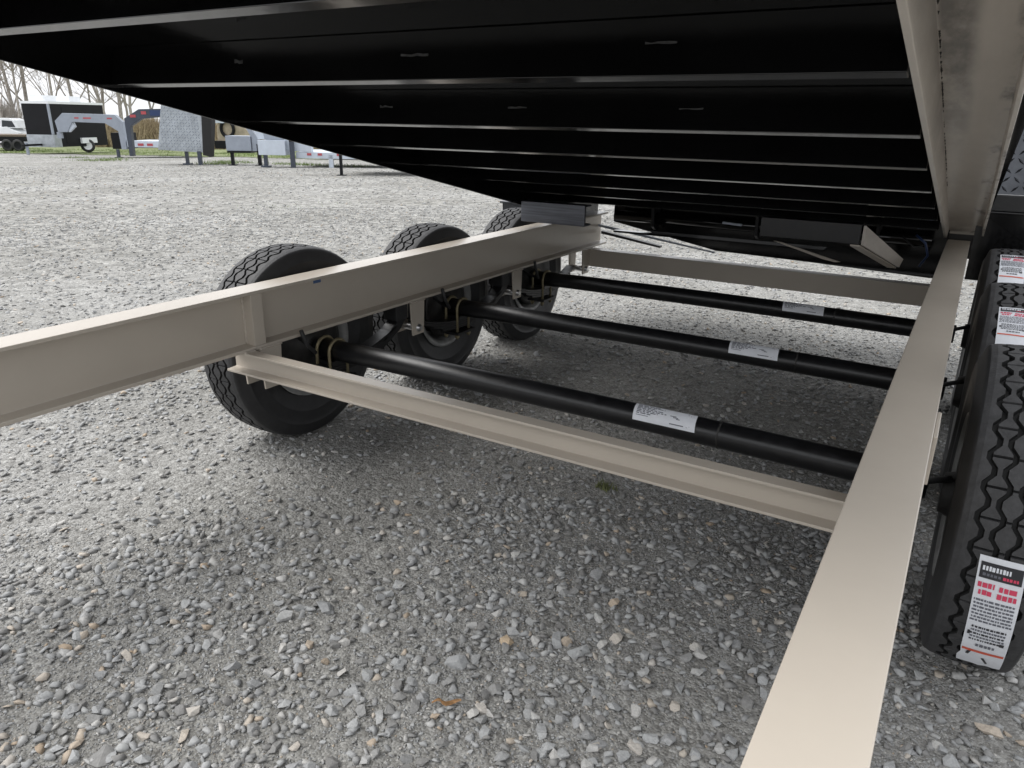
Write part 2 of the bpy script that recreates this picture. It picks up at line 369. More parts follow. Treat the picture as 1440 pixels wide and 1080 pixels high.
def isec(cx, z0, z1, fw, ft, wt):
    return [(cx-fw, z0), (cx+fw, z0), (cx+fw, z0+ft), (cx+wt, z0+ft+.004), (cx+wt, z1-ft-.004), (cx+fw, z1-ft), (cx+fw, z1), (cx-fw, z1), (cx-fw, z1-ft), (cx-wt, z1-ft-.004), (cx-wt, z0+ft+.004), (cx-fw, z0+ft)]
for sgn in (-1, 1):
    b = MB(); b.prism(isec(sgn*XR, ZT-RH, ZT, FW, .012, .0045), Y1, Y2, 'y')
    rail = b.build('frame_rail', M['beige'], TRAILER, bevel=.0022)
    ix = -sgn          # inward
    for ys in (1.785,):
        q = MB(); q.box((sgn*XR+ix*.005, ys, ZT-RH+.0125), (sgn*XR+ix*.050, ys+.05, ZT-.0125)); q.build('web_stiffener', M['beige'], rail, bevel=.002)
    def bead(pts, seed):
        r_ = random.Random(seed); q = MB(); P = []
        a, c = Vector(pts[0]), Vector(pts[1]); n = max(6, int((c-a).length/.006))
        for k in range(n+1): P.append(a.lerp(c, k/n))
        q.tube(P, [.0042+.0014*math.sin(k*2.1)+r_.uniform(-.0006, .0006) for k in range(n+1)], 6); return q.build('weld_bead', M['beige'], rail)
    xb = sgn*XR+ix*.006
    for k, yy in enumerate((1.785, 1.835)): bead([(xb, yy, ZT-RH+.016), (xb, yy, ZT-.016)], 10+k)
    for k, yy in enumerate((4.51, 1.736)): bead([(sgn*XR+ix*.054, yy-.002, .4955 if yy > 4 else .5015), (sgn*XR+ix*.054, yy+(.07 if yy > 4 else .045), .4955 if yy > 4 else .5015)], 20+k)
    for yh in (1.80, 2.655, 3.54, 4.40):
        bead([(sgn*XR+ix*.054, yh, ZT-RH-.001), (sgn*XR+ix*.054, yh+.10, ZT-RH-.001)], int(yh*100))
        for dx in (-.052, .044):
            q = MB(); q.prism([(yh, ZT-RH-.0005), (yh+.10, ZT-RH-.0005), (yh+.092, .345), (yh+.012, .345)], sgn*XR+dx, sgn*XR+dx+.008, 'x')
            q.build('spring_hanger', M['beige'], rail, bevel=.0015)
        q = MB(); q.tube([(sgn*XR-.066, yh+.052, .375), (sgn*XR-.059, yh+.052, .375), (sgn*XR-.058, yh+.052, .375), (sgn*XR+.058, yh+.052, .375), (sgn*XR+.059, yh+.052, .375), (sgn*XR+.066, yh+.052, .375)], [.012, .012, .018, .018, .012, .012], 8)
        q.build('bolt', M['bolt'], rail)
# equalizer arms and rubber blocks between the springs
for sgn in (-1, 1):
    for yh in (2.62, 3.50):
        q = MB(); q.prism([(yh-.21, .318), (yh-.18, .305), (yh-.02, .385), (yh+.03, .43), (yh-.01, .455), (yh-.05, .415)], sgn*XR-.03, sgn*XR+.03, 'x')
        q.build('equalizer_arm', M['blackmatt'], TRAILER, bevel=.003)
        q = MB(); q.box((sgn*XR-.04, yh-.05, .43), (sgn*XR+.04, yh+.028, .4985)); q.build('rubber_block', M['rubber'], TRAILER, bevel=.006)
# springs and axles
def leaf_spring(sgn, yc):
    main = None
    for k, L in enumerate((.37, .31, .24, .17)):
        q = MB()
        pts = []
        for t in np.linspace(-1, 1, 13): pts.append((yc+t*L, .325-.0115*k+.075*(t*L/.37)**2))
        top = [(y, z+.0095) for y, z in pts]
        q.prism(pts+top[::-1], sgn*XR-.030, sgn*XR+.030, 'x')
        if k == 0: main = q.build('leaf_spring', M['blackmatt'], TRAILER)
        else: q.build('leaf', M['blackmatt'], main)
    return main
def print_bars(q, X, Y, rows, mi, r):
    for (y, x0, x1, h) in rows:
        x = x0
        while x < x1:
            wd = r.uniform(.006, .02); q.append((x, min(x+wd, x1), y, y+h, mi)); x += wd+r.uniform(.002, .005)
for i, yc in enumerate(AX):
    for sgn in (-1, 1): leaf_spring(sgn, yc)
    b = MB(); n = 15
    b.tube([(x, yc, AZ+.008*(1-(x/1.1)**2)) for x in np.linspace(-1.12, 1.12, n)], .0418, 28)
    ax = b.build('axle', M['axle'], TRAILER)
    for sgn in (-1, 1):
        for dx in (-.038, .030):
            q = MB(); pts = [(sgn*XR+dx, yc-.049, .235), (sgn*XR+dx, yc-.049, AZ)]
            pts += [(sgn*XR+dx, yc-.049*math.cos(t), AZ+.049*math.sin(t)) for t in np.linspace(.2, math.pi-.2, 9)]
            pts += [(sgn*XR+dx, yc+.049, AZ), (sgn*XR+dx, yc+.049, .235)]
            q.tube(pts, .0072, 8); q.build('u_bolt', M['zinc'], ax)
        for dx in (-.038, .030):
            for dy in (-.049, .049):
                q = MB(); q.tube([(sgn*XR+dx, yc+dy, .244), (sgn*XR+dx, yc+dy, .2615)], .0125, 6, smooth=False); q.build('nut', M['zinc'], ax)
        q = MB(); q.box((sgn*XR-.055, yc-.075, .262), (sgn*XR+.055, yc+.075, .274)); q.build('spring_plate', M['blackmatt'], ax)
        q = MB(); q.box((sgn*XR-.04, yc-.045, .335), (sgn*XR+.04, yc+.045, .352)); q.build('spring_seat', M['blackmatt'], ax)
    q = MB(); q.lathe([(0, .0420), (.0015, .0432), (.004, .0432), (.0055, .0420)], 28, c=(.555 if i == 0 else .60, yc, AZ+.0058)); q.build('weld_ring', M['iron'], ax)
    # paper label wrapped on the upper camera-facing side of the tube
    x0, x1 = ((.282, .484), (.332, .528), (.352, .548))[i]; tlo, thi = R(128+i*-4), R(50+i*-2)
    mx = (x0+x1)/2; zc_ = AZ+.008*(1-(mx/1.1)**2)
    def wrap(x, t, dr=.0): return (x, yc+(-math.sin(0)-math.cos(0)*0)+(.0426+dr)*(-math.cos(t-math.pi/2+math.pi/2)) if False else yc-(.0426+dr)*math.sin(t), zc_+(.0426+dr)*math.cos(t))
    # angle t: 0 is the top of the tube, positive towards the front
    ta, tb = R(-4), R(84); lab = MB(); ny = 12; nx = 6
    vs = [wrap(x0+(x1-x0)*a/nx+.006*(tb_/ny), ta+(tb-ta)*tb_/ny) for a in range(nx+1) for tb_ in range(ny+1)]
    # the right end of the label hangs a little lower than the left
    vs = [(v[0], v[1], v[2]) for v in vs]
    fs = [(a*(ny+1)+c, a*(ny+1)+c+1, (a+1)*(ny+1)+c+1, (a+1)*(ny+1)+c) for a in range(nx) for c in range(ny)]
    lab.add(vs, fs, 0, True)
    rr = random.Random(5+i); bars = []
    Lw = x1-x0
    for row in range(7):
        x = .010
        xe = (.085, .10, .07, .095, .11, .08, .06)[row]
        while x < xe:
            wd = rr.uniform(.006, .018); bars.append((x, min(x+wd, xe), (.08+row*.085), (.08+row*.085)+.05)); x += wd+.004
    for row in range(3):
        bars.append((.12+row*.01, .14+row*.006, .42+row*.06, .46+row*.06))
    bars.append((Lw*.60, Lw*.82, .80, .85)); bars.append((Lw*.86, Lw*.885, .15, .85)); bars.append((Lw*.905, Lw*.915, .2, .8)); bars.append((.01, .05, .70, .73))
    for (a, c, f0, f1) in bars:
        qd = [(a, f0), (c, f0), (c, f1), (a, f1)]
        lab.add([wrap(x0+xx+.006*ff, ta+(tb-ta)*ff, .0006) for xx, ff in qd], [(0, 1, 2, 3)], 1)
    lab.build('axle_label', [M['paper'], M['ink']], ax)

for yc in AX:
    for sgn in (-1, 1):
        q = MB(); q.tube([(sgn*.982, yc-.22, .53), (sgn*.980, yc-.20, .47), (sgn*1.00, yc-.14, .42), (sgn*1.09, yc-.09, .42), (sgn*1.17, yc-.08, .45)], .008, 8)
        q.build('brake_hose', M['rubber'], TRAILER)
# cross members of the frame: small I beams
def ibeam_x(yc, z0, z1, fw, name='cross_member', x=1.045):
    b = MB(); b.prism([(a-0, c) for a, c in isec(yc, z0, z1, fw, .009, .004)], -x, x, 'x'); return b.build(name, M['beige'], TRAILER, bevel=.0018)
b = MB(); b.prism([(1.732, .420), (1.780, .420), (1.780, .5015), (1.736, .5015), (1.736, .4935), (1.773, .4925), (1.773, .430), (1.732, .428)], -1.10, 1.10, 'x'); b.build('cross_member', M['beige'], TRAILER, bevel=.0016)
b = MB(); b.prism([(4.51, .385), (4.585, .385), (4.585, .395), (4.52, .395), (4.52, .485), (4.585, .485), (4.585, .495), (4.51, .495)], -1.045, 1.045, 'x'); b.build('cross_member', M['beige'], TRAILER, bevel=.0018)
b = MB(); b.prism(isec(-.9, .50, .70, .045, .01, .004), -1.045, 1.045, 'x'); b.build('cross_member', M['beige'], TRAILER)
# gusset plate at the right rail and blue tape on the left one
b = MB(); b.box((1.1035, 1.70, .60), (1.1115, 1.86, .706)); b.build('gusset_plate', M['beige'], TRAILER, bevel=.002)
b = MB(); b.box((-1.0452, 2.125, .676), (-1.0447, 2.165, .694)); b.build('tape_scrap', M['blue'], TRAILER)

# ---- wheels
def tyre_mesh():
    nP = 38; fr = [0, .045, .12, .38, .46, .5, .54, .62, .88, .955]; NT = nP*len(fr)
    def zig(t):
        t = t % 1.0
        if t < .12 or t > .88: return -1
        if .38 < t < .62: return 1
        return -1+2*(t-.12)/.26 if t < .5 else 1-2*(t-.62)/.26
    prof_in = [(-.080, .212), (-.086, .222), (-.094, .245), (-.1005, .280), (-.1030, .284), (-.1030, .290), (-.1020, .293), (-.1035, .322), (-.1020, .340), (-.1040, .343), (-.1025, .347), (-.098, .356), (-.0915, .380), (-.0870, .390)]
    W = .083
    cols = [('s', x, r) for x, r in prof_in]
    cols.append(('t', -W, 0, 0, 0))
    cols.append(('t', -W+.012, 0, 0, 0))
    for k, g in enumerate((-.050, -.017, .017, .050)):
        ph = .5*(k % 2); hw = .0056
        sl_ = 1 if k in (1, 2, 3) else 0; sr = 1 if k in (0, 1, 2) else 0
        cols += [('t', g-hw, .0065, ph, sl_), ('g', g-hw*.7, .0065, ph, 0), ('g', g+hw*.7, .0065, ph, 0), ('t', g+hw, .0065, ph, sr)]
    cols.append(('t', W-.012, 0, 0, 0)); cols.append(('t', W, 0, 0, 0))
    cols += [('s', -x, r) for x, r in prof_in[::-1]]
    nc = len(cols); vs = []; 
    for p in range(nP):
        for f in fr:
            th = 2*math.pi*(p+f)/nP
            for c in cols:
                if c[0] == 's': x, r = c[1], c[2]
                else:
                    x = c[1]+c[2]*zig(f+c[3]); r = TR-.007*(x/W)**2
                    if abs(c[1]) == W: r -= .002
                    if c[0] == 'g': r -= .013
                    if c[0] == 't' and c[4] and f in (0,): r -= .009
                vs.append((x, r*math.cos(th), r*math.sin(th)))
    b = MB(); b.v = vs
    for i in range(NT):
        j = (i+1) % NT
        for q in range(nc-1):
            a, d = cols[q], cols[q+1]
            mi = 0
            if a[0] != 's' and d[0] != 's': mi = 1
            if 'g' in (a[0], d[0]): mi = 2
            b.f.append((i*nc+q, i*nc+q+1, j*nc+q+1, j*nc+q)); b.m.append(mi); b.sm.append(mi == 0)
    return b
tyb = tyre_mesh()
def make_wheel():
    b = MB()   # rim: barrel and dished disc, inner side towards +x
    b.lathe([(.092, .222), (.098, .214), (.09, .204), (.085, .192), (.05, .185), (-.03, .180), (-.07, .190), (-.085, .205), (-.096, .216), (-.092, .222)], 44)
    b.lathe([(-.03, .182), (-.055, .165), (-.062, .13), (-.058, .085), (-.062, .07)], 44)
    wh = b.build('wheel', M['rim'], TRAILER)
    ty = tyb.build('tyre', [M['rubber'], M['tread'], M['groove']], wh)
    b = MB(); b.lathe([(-.05, .02), (-.05, .150), (.075, .155), (.078, .168), (.088, .168), (.090, .150), (.094, .06), (.118, .052), (.118, .01)], 40); b.build('brake_drum', M['iron'], wh)
    b = MB(); b.lathe([(-.062, .001), (-.12, .001), (-.118, .045), (-.09, .062), (-.058, .078)], 24); b.build('hub', M['iron'], wh)
    for k in range(8):
        t = 2*math.pi*k/8; y, z = .105*math.cos(t), .105*math.sin(t); b = MB(); b.tube([(-.055, y, z), (-.088, y, z)], .013, 6); b.build('wheel_nut', M['bolt'], wh)
    return wh
w0 = make_wheel()
first = True
WH = []
for yc in AX:
    for sgn in (-1, 1):
        wh = w0 if first else copy_tree(w0, TRAILER); first = False
        x = -1.262 if sgn < 0 else 1.270
        if sgn < 0 and yc > 2.5: x += .035
        wh.location = (x, yc+(.02 if x > -1.25 and sgn < 0 else 0), WZ-(.008 if yc > 2.5 else 0)); wh.rotation_euler = (0, 0, 0) if sgn < 0 else (0, 0, math.pi)
        if sgn > 0 and yc < 2.5: wh.location.y -= .05
        WH.append((sgn, yc, wh))
# stickers on the right-hand tyres: angles measured in the y-z plane from +y
def tyre_label(wh, yc, xw, xl0, xl1, a0, a1, lean, torn, name='tyre_label'):
    """wrapped on the tread from angle a0 (top edge) to a1 (bottom edge)"""
    b = MB(); Rl = TR+.0012; L = a1-a0; Wd = xl1-xl0
    def P(u, t, dr=0):
        x = xl0+u*Wd+lean*t; a = a0+L*t; r = Rl+dr-.007*((x-xw)/.083)**2
        # local coordinates of the wheel turned half a turn round z
        return (-(x-xw), -(r*math.cos(a)), r*math.sin(a))
    nt_, nu = 16, 6
    rr = random.Random(int(yc*100))
    vs = []
    for t in range(nt_+1):
        for u in range(nu+1):
            tt = t/nt_; uu = u/nu
            if torn and t == nt_: tt -= rr.uniform(0, .035)
            if torn and u == 0 and tt > .75: uu += rr.uniform(-.07, .05)
            vs.append(P(uu, tt))
    b.add(vs, [(t*(nu+1)+u, t*(nu+1)+u+1, (t+1)*(nu+1)+u+1, (t+1)*(nu+1)+u) for t in range(nt_) for u in range(nu)], 0, True)
    def rect(u0, u1, t0, t1, mi, lev=1):
        n = max(1, int((t1-t0)*16)); nu2 = max(1, int((u1-u0)*8)); h = .0006+.0005*lev
        for k in range(n):
            ta, tb = t0+(t1-t0)*k/n, t0+(t1-t0)*(k+1)/n
            for j in range(nu2):
                ua, ub = u0+(u1-u0)*j/nu2, u0+(u1-u0)*(j+1)/nu2
                b.add([P(ua, ta, h), P(ub, ta, h), P(ub, tb, h), P(ua, tb, h)], [(0, 1, 2, 3)], mi)
    rect(.05, .95, .035, .135, 1)
    def words(u0, u1, t0, t1, mi, lev, lo=.03, hi=.10):
        u = u0
        while u < u1-.01:
            wd = rr.uniform(lo, hi); rect(u, min(u+wd, u1), t0+rr.uniform(0, .25)*(t1-t0)*.5, t1, mi, lev); u += wd+rr.uniform(.012, .03)
    words(.10, .70, .055, .085, 0, 2, .04, .07); words(.12, .5, .1, .118, 2, 2); words(.55, .9, .10, .120, 3, 2, .04, .1)
    words(.06, .42, .16, .195, 3, 1, .05, .14); words(.10, .38, .21, .245, 3, 1, .05, .14); words(.52, .92, .165, .20, 3, 1, .06, .16); words(.5, .93, .212, .25, 3, 1, .05, .12)
    for row in range(7): words(.04+.01*(row % 3), .95-.03*(row % 2), .275+row*.026, .275+row*.026+.015, 2, 1, .02, .11)
    for row in range(5): words(.12, .88, .485+row*.03, .485+row*.03+.018, 2 if row % 2 else 1, 1, .02, .08)
    rect(.06, .12, .54, .575, 1); rect(.80, .90, .60, .63, 1)
    words(.3, .72, .655, .685, 2, 1, .05, .1)
    rect(.03, .97, .735, .762, 4)
    if torn: b.add([P(.50, .83, .0012), P(.56, .82, .0012), P(.68, .90, .0012), P(.64, .915, .0012)], [(0, 1, 2, 3)], 1); b.add([P(.16, .765, .0018), P(.25, .755, .0018), P(.20, .81, .0018), P(.13, .81, .0018)], [(0, 1, 2, 3)], 1)
    return b.build(name, [M['paper'], M['inkdark'], M['ink'], M['red'], M['orange']], wh)
xw = 1.270
for sgn, yc, wh in WH:
    if sgn < 0: continue
    if yc == AX[0]: tyre_label(wh, yc, xw, 1.234, 1.318, R(172), R(224.5), .017, True)
    if yc == AX[1]: tyre_label(wh, yc, xw, 1.216, 1.300, R(117), R(139), .006, False)
    if yc == AX[2]: tyre_label(wh, yc, xw, 1.220, 1.310, R(103.5), R(134), .006, False)
# ---- rear fender panels, treadplate above the right one
FEND = []
for x0, x1, z0, z1, nm in ((-1.62, -1.16, .655, .772, 'fender_panel'), (1.112, 1.62, .565, .905, 'fender_panel')):
    b = MB(); b.box((x0, 4.42, z0), (x1, 4.44, z1)); b.box((x0, 4.38, z1-.012), (x1, 4.42, z1)); FEND.append(b.build(nm, M['black'] if x0 > 0 else M['tplate'], TRAILER, bevel=.003))
def lozenges(b, x0, x1, z0, z1, step, ln, wd, ht, place):
    nx = int((x1-x0)/step); nz = int((z1-z0)/step)
    for i in range(nx):
        for k in range(nz):
            cx, cz = x0+(i+.5)*step, z0+(k+.5)*step; a = R(45) if (i+k) % 2 else R(-45)
            ca, sa = math.cos(a), math.sin(a)
            pts = [(ln, 0, 0), (0, wd, 0), (-ln, 0, 0), (0, -wd, 0), (ln*.5, 0, ht), (-ln*.5, 0, ht)]
            b.add([place(cx+p*ca-q*sa, cz+p*sa+q*ca, h) for p, q, h in pts], [(0, 1, 4), (1, 2, 5, 4), (2, 3, 5), (3, 0, 4, 5)], 0)
b = MB(); b.box((1.165, 4.405, .985), (1.62, 4.415, 1.75)); tp = b.build('treadplate_panel', mat('dull_treadplate', (.15, .16, .18), .3, metal=.5, noise=.3, nscale=6), TRAILER)
b = MB(); lozenges(b, 1.17, 1.60, .99, 1.74, .042, .021, .0055, .004, lambda x, z, h: (x, 4.4048-h, z)); o = b.build('tread_pattern', M['tplate'], tp); o['kind'] = 'stuff'
b = MB(); b.box((1.15, 4.39, .907), (1.62, 4.43, .983)); b.build('fender_rail', M['blackmatt'], TRAILER, bevel=.004)

# ---- the raised bed.  Its under plane: z = CB - KB*y
KB, CB = .197, 1.6527
TILT = math.atan(KB)
def BZ(y): return CB-KB*y
YB0, YB1 = .80, 4.90
def bedprism(b, poly, x0, x1, mi=0):
    """outline in (y along the bed, height above the under plane) pushed across x"""
    n = len(poly)
    def P(x, y, h): return (x, y+h*math.sin(TILT), BZ(y)+h*math.cos(TILT))
    b.add([P(x0, y, h) for y, h in poly]+[P(x1, y, h) for y, h in poly],
          [(i, (i+1) % n, n+(i+1) % n, n+i) for i in range(n)]+[tuple(range(n-1, -1, -1)), tuple(range(n, 2*n))], mi)
b = MB(); bedprism(b, [(YB0, .1005), (YB1, .1005), (YB1, .108), (YB0, .108)], -1.0915, 1.155)
BED = b.build('dump_bed', M['black'], TRAILER)
BED['label'] = 'glossy black tilted bed seen from below'
yk = YB0+.1; ks = [1.03, 1.475, 1.965, 2.405, 2.87, 3.335, 3.80, 4.25]
cm0 = None
for yk in ks:
    b = MB(); bedprism(b, [(yk-.020, 0), (yk+.016, 0), (yk+.016, .006), (yk-.014, .006), (yk-.014, .094), (yk+.016, .094), (yk+.016, .100), (yk-.020, .100)], -1.0915, .962)
    b.build('cross_member', M['black'], BED, bevel=.0015)
# left side beam: its lower edge sags towards the hinge
b = MB(); zl = lambda y: 1.412-.2225*(y-1.173)
for x0, x1 in ((-1.10, -1.092),):
    vs = []
    for y in (YB0, 4.80):
        for x, top in ((x0, 0), (x1, 0), (x1, 1), (x0, 1)): vs.append((x, y, zl(y) if not top else BZ(y)+.104))
    b.add(vs, [(0, 3, 2, 1), (4, 5, 6, 7), (0, 1, 5, 4), (1, 2, 6, 5), (2, 3, 7, 6), (3, 0, 4, 7)])
b.build('side_beam', M['black'], BED, bevel=.003)
# bed side walls, bulkhead and floor edges
b = MB(); bedprism(b, [(YB0, .109), (YB1-.4, .109), (YB1-.4, .72), (YB0, .72)], -1.10, -1.06); b.build('side_wall', M['black'], BED)
b = MB(); bedprism(b, [(YB0, .109), (YB1-.4, .109), (YB1-.4, .72), (YB0, .72)], 1.115, 1.155); b.build('side_wall', M['black'], BED)
b = MB(); bedprism(b, [(YB0-.05, 0), (YB0-.002, 0), (YB0-.002, .74), (YB0-.05, .74)], -1.10, .955); b.build('bulkhead', M['black'], BED)
# right main beam: a primed channel with both legs hanging down
def chan(b):
    HL = .13; HE = .05
    prof = lambda xa, xb, HL: [(xa, 0), (xa+.012, 0), (xa+.016, HL-.012), (xb-.012, HL-.012), (xb-.008, 0), (xb, 0), (xb, HL), (xa, HL)]
    A = prof(.962, 1.108, HL); B = prof(.980, 1.158, HE); n = 8
    def P(x, h, y): return (x, y+h*math.sin(TILT)*0, BZ(y)+h)
    b.add([P(x, h, .55) for x, h in A]+[P(x, h, 4.90) for x, h in B],
          [(i, (i+1) % n, n+(i+1) % n, n+i) for i in range(n)]+[(7, 6, 5, 4, 3, 2, 1, 0), tuple(range(n, 2*n))])
b = MB(); chan(b); MBEAM = b.build('main_beam', M['primer'], BED, bevel=.002); MBEAM['label'] = 'grey primed channel of the bed above the right frame rail'
# weld bead along the left inner corner
b = MB(); r_ = random.Random(3)
for y in np.arange(1.25, 3.2, .011):
    if r_.random() < .3+.4*(math.sin(y*9) > .2): continue
    t = (y-.55)/(4.9-.55); xa = .962+(.98-.962)*t+.0185; z = BZ(y)+.13-.08*t-.012-.004
    rr = r_.uniform(.001, .003); b.add([(xa-rr, y, z+.006), (xa, y-rr, z+.006), (xa+rr, y, z+.006), (xa, y+rr, z+.006), (xa+rr*.3, y, z-rr*.7)], [(0, 1, 4), (1, 2, 4), (2, 3, 4), (3, 0, 4)])
b.build('weld_bead', M['iron'], BED)['kind'] = 'stuff'
b = MB(); b.box((-1.06, 3.72, .752), (-.668, 3.735, .862)); b.box((-1.06, 3.735, .752), (-.668, 3.80, .762)); b.box((-1.06, 3.735, .852), (-.668, 3.80, .862)); b.build('rest_channel', mat('sheen_grey_steel', (.10, .105, .12), .3, metal=.6, noise=.4, nscale=10, stretch=(.3, 4, 8)), BED, bevel=.002)  # sky sheen of glossy black paint put into the grey-blue base colour
b = MB(); b.box((.985, 4.88, .60), (1.155, 4.93, .742)); b.build('gap_block', M['blackmatt'], BED, bevel=.004)  # black block added to stand for the dark gap under the beam end
b = MB(); b.tube([(-.88, 4.62, .715), (.93, 4.62, .715)], .036, 18); b.build('hinge_tube', M['black'], BED)
for x in (-.62, .02, .66):
    b = MB(); b.prism([(4.56, .80), (4.68, .80), (4.665, .665), (4.62, .64), (4.575, .665)], x, x+.018, 'x'); b.build('hinge_lug', M['blackmatt'], BED, bevel=.002)
b = MB(); b.box((-.90, 4.64, .60), (.40, 4.70, .612)); b.build('sill_flange', M['black'], BED)
# rear sill, a black hinge bar, pale bars for bright strips, and a hanging channel below the bed's tail
b = MB(); b.prism([(-.93, .66), (-.234, .535), (.30, .525), (.951, .504), (1.0, .51), (1.0, .80), (-.93, .80)], 4.70, 4.76, 'y'); b.build('rear_sill', M['black'], BED, bevel=.004)
b = MB(); b.prism([(-1.02, .590), (-.60, .528), (-.60, .515), (-1.02, .572)], 4.71, 4.75, 'y'); b.build('bar_and_light_strip', M['blackmatt'], BED)
b = MB(); b.prism([(-1.04, .632), (-.92, .618), (-.24, .525), (-.24, .518), (-.92, .602), (-1.04, .618)], 4.705, 4.725, 'y'); b.build('bar_and_light_strip', M['bggrey'], BED)  # grey bar added to stand for the bright strip below the sill
b = MB(); b.box((.16, 4.10, .735), (.64, 4.112, .830)); b.box((.16, 4.112, .735), (.64, 4.19, .743)); b.box((.16, 4.112, .822), (.64, 4.19, .830)); b.build('tail_channel', M['blackmatt'], BED, bevel=.002)
b = MB()
A = [(.648, 4.10, .827), (.648, 4.10, .733), (.803, 4.40, .597), (.815, 4.40, .640)]
b.add(A+[(x+.012, y-.006, z) for x, y, z in A], [(0, 1, 2, 3), (7, 6, 5, 4), (0, 4, 5, 1), (1, 5, 6, 2), (2, 6, 7, 3), (3, 7, 4, 0)]); b.build('tail_bracket', M['primer'], BED, bevel=.0015)
b = MB()
A = [(.60, 4.105, .731), (.645, 4.105, .731), (.80, 4.398, .596), (.760, 4.398, .596)]
b.add(A+[(x, y, z-.008) for x, y, z in A], [(0, 1, 2, 3), (7, 6, 5, 4), (0, 4, 5, 1), (1, 5, 6, 2), (2, 6, 7, 3), (3, 7, 4, 0)]); b.build('bracket_light_strip', M['beige'], BED)  # pale piece: the underside's ground reflection put into its colour
b = MB(); b.prism([(.17, .672), (.215, .668), (.53, .592), (.50, .588), (.44, .598)], 4.40, 4.41, 'y'); b.build('bar_and_light_strip', M['beige'], BED)  # pale bar whose colour stands for a lit strip under the channel
b = MB(); b.prism([(-.04, .79), (.06, .785), (.06, .775), (-.04, .78)], 4.1, 4.12, 'y'); b.build('latch_tab', M['bggrey'], BED)
b = MB(); b.tube([(.86, 4.45, .76), (.91, 4.45, .72), (.93, 4.46, .66), (.90, 4.47, .60)], .006, 8); b.build('brake_wire', M['wire'], BED)
b = MB(); b.tube([(.80, 4.45, .745), (.86, 4.44, .70), (.90, 4.45, .705)], .004, 8); b.build('brake_wire', M['blackmatt'], BED)
# chalk smudges on the webs of the bed's cross members
for (x0, x1, yk, h, ln) in ((.53, .59, 1.475,   .055, .004), (-.03, .045, 1.475, .05, .006), (-.565, -.535, 1.475, .048, .009), (-.52, -.47, 1.965, .05, .006), (-.06, 0, 1.965, .05, .005), (.43, .49, 1.965, .05, .004)):
    b = MB(); r_ = random.Random(int(x0*1000))
    y = yk-.0205
    P = lambda x, hh: (x, y-.0006+hh*math.sin(TILT), BZ(y)+hh*math.cos(TILT))
    n = 5; up = [P(x0+(x1-x0)*k/n, h+ln*r_.uniform(.2, 1)) for k in range(n+1)]; dn = [P(x0+(x1-x0)*k/n, h-ln*r_.uniform(.0, .5)) for k in range(n+1)]
    b.add(dn+up, [(k, k+1, n+2+k, n+1+k) for k in range(n)]); b.build('chalk_mark', M['chalk'], BED)

# ------------------------------------------------------------------ the far side of the yard
class FX:
    """a standing place on the ground far off: px offsets from its foot turned into metres"""
    def __init__(s, px, py):
        s.p, s.d = at(px, py); s.k = s.d/FPX; s.px = px; s.py = py
    def X(s, px): return (px-s.px)*s.k
    def Z(s, py): return (s.py-py)*s.k*1.04
def pbox(f, b, x0, x1, y0, y1, d0, d1, mi=0): b.box((f.X(x0), d0, f.Z(y1)), (f.X(x1), d1, f.Z(y0)), mi)
def ppoly(f, b, pts, d0, d1, mi=0): b.prism([(f.X(x), f.Z(y)) for x, y in pts], d0, d1, 'y', mi)
def leg(f, root, x0, x1, y0, y1, d=0, m='bgnavy'):
    b = MB(); pbox(f, b, x0, x1, y0, y1-1, d, d+.1)
    b.box((f.X(x0)-.08, d-.08, 0), (f.X(x1)+.08, d+.18, f.Z(y1-1))); return b.build('leg', M[m], root)
def small_wheel(root, x, y, z, r, wd=.2, hub='bgwhite'):
    b = MB(); n = 24
    def turn(prof, mi):
        o = len(b.v); k = len(prof)
        for i in range(n):
            t = 2*math.pi*i/n
            for q, rr in prof: b.v.append((x+rr*math.cos(t), y+q, z+rr*math.sin(t)))
        for i in range(n):
            j = (i+1) % n
            for q in range(k-1): b.f.append((o+i*k+q, o+i*k+q+1, o+j*k+q+1, o+j*k+q)); b.m.append(mi); b.sm.append(True)
    turn([(0, r*.6), (-.01, r*.9), (.03, r), (wd-.03, r), (wd+.01, r*.9), (wd, .01)], 0); turn([(.02, .01), (-.005, r*.2), (.03, r*.5), (0, r*.62)], 1)
    return b.build('wheel', [M['rubber'], M[hub]], root)

# enclosed cargo trailer, corner towards us
f = FX(80, 217)
rt = empty('cargo_trailer', f.p, YAW+R(31.5), 'black enclosed cargo trailer with silver stone guard and roof vents', 'trailer')
tr = R(40)                      # turned so that nose and flank both show
def T(x, y, z): # x along nose, y along flank
    return (x*math.cos(tr)+y*math.sin(tr), -x*math.sin(tr)+y*math.cos(tr), z)
def tb(b, a, c, mi=0):
    x0, y0, z0 = a; x1, y1, z1 = c
    b.add([T(x0,y0,z0),T(x1,y0,z0),T(x1,y1,z0),T(x0,y1,z0),T(x0,y0,z1),T(x1,y0,z1),T(x1,y1,z1),T(x0,y1,z1)], [(0,3,2,1),(4,5,6,7),(0,1,5,4),(1,2,6,5),(2,3,7,6),(3,0,4,7)], mi)
zt_ = f.Z(153); zb_ = f.Z(208); Wn = 37*f.k*.853/math.cos(tr); Lf = 79*f.k*.853/math.sin(tr)*1.07
b = MB(); tb(b, (-Wn, 0, zb_), (0, Lf, zt_)); body = b.build('body', M['bgblack'], rt)
b = MB(); tb(b, (-Wn-.03, -.03, zt_+.002), (.03, Lf+.03, zt_+.12)); b.build('roof', M['bgwhite'], rt)
b = MB(); tb(b, (-Wn-.01, -.03, zb_), (.01, -.002, zb_+.62)); tb(b, (.002, -.03, zb_), (.03, .5, zb_+.62)); b.build('stone_guard', M['alu'], rt)
b = MB(); tb(b, (-.06, -.035, zb_+.63), (.035, .06, zt_)); b.build('corner_trim', M['bggrey'], rt)
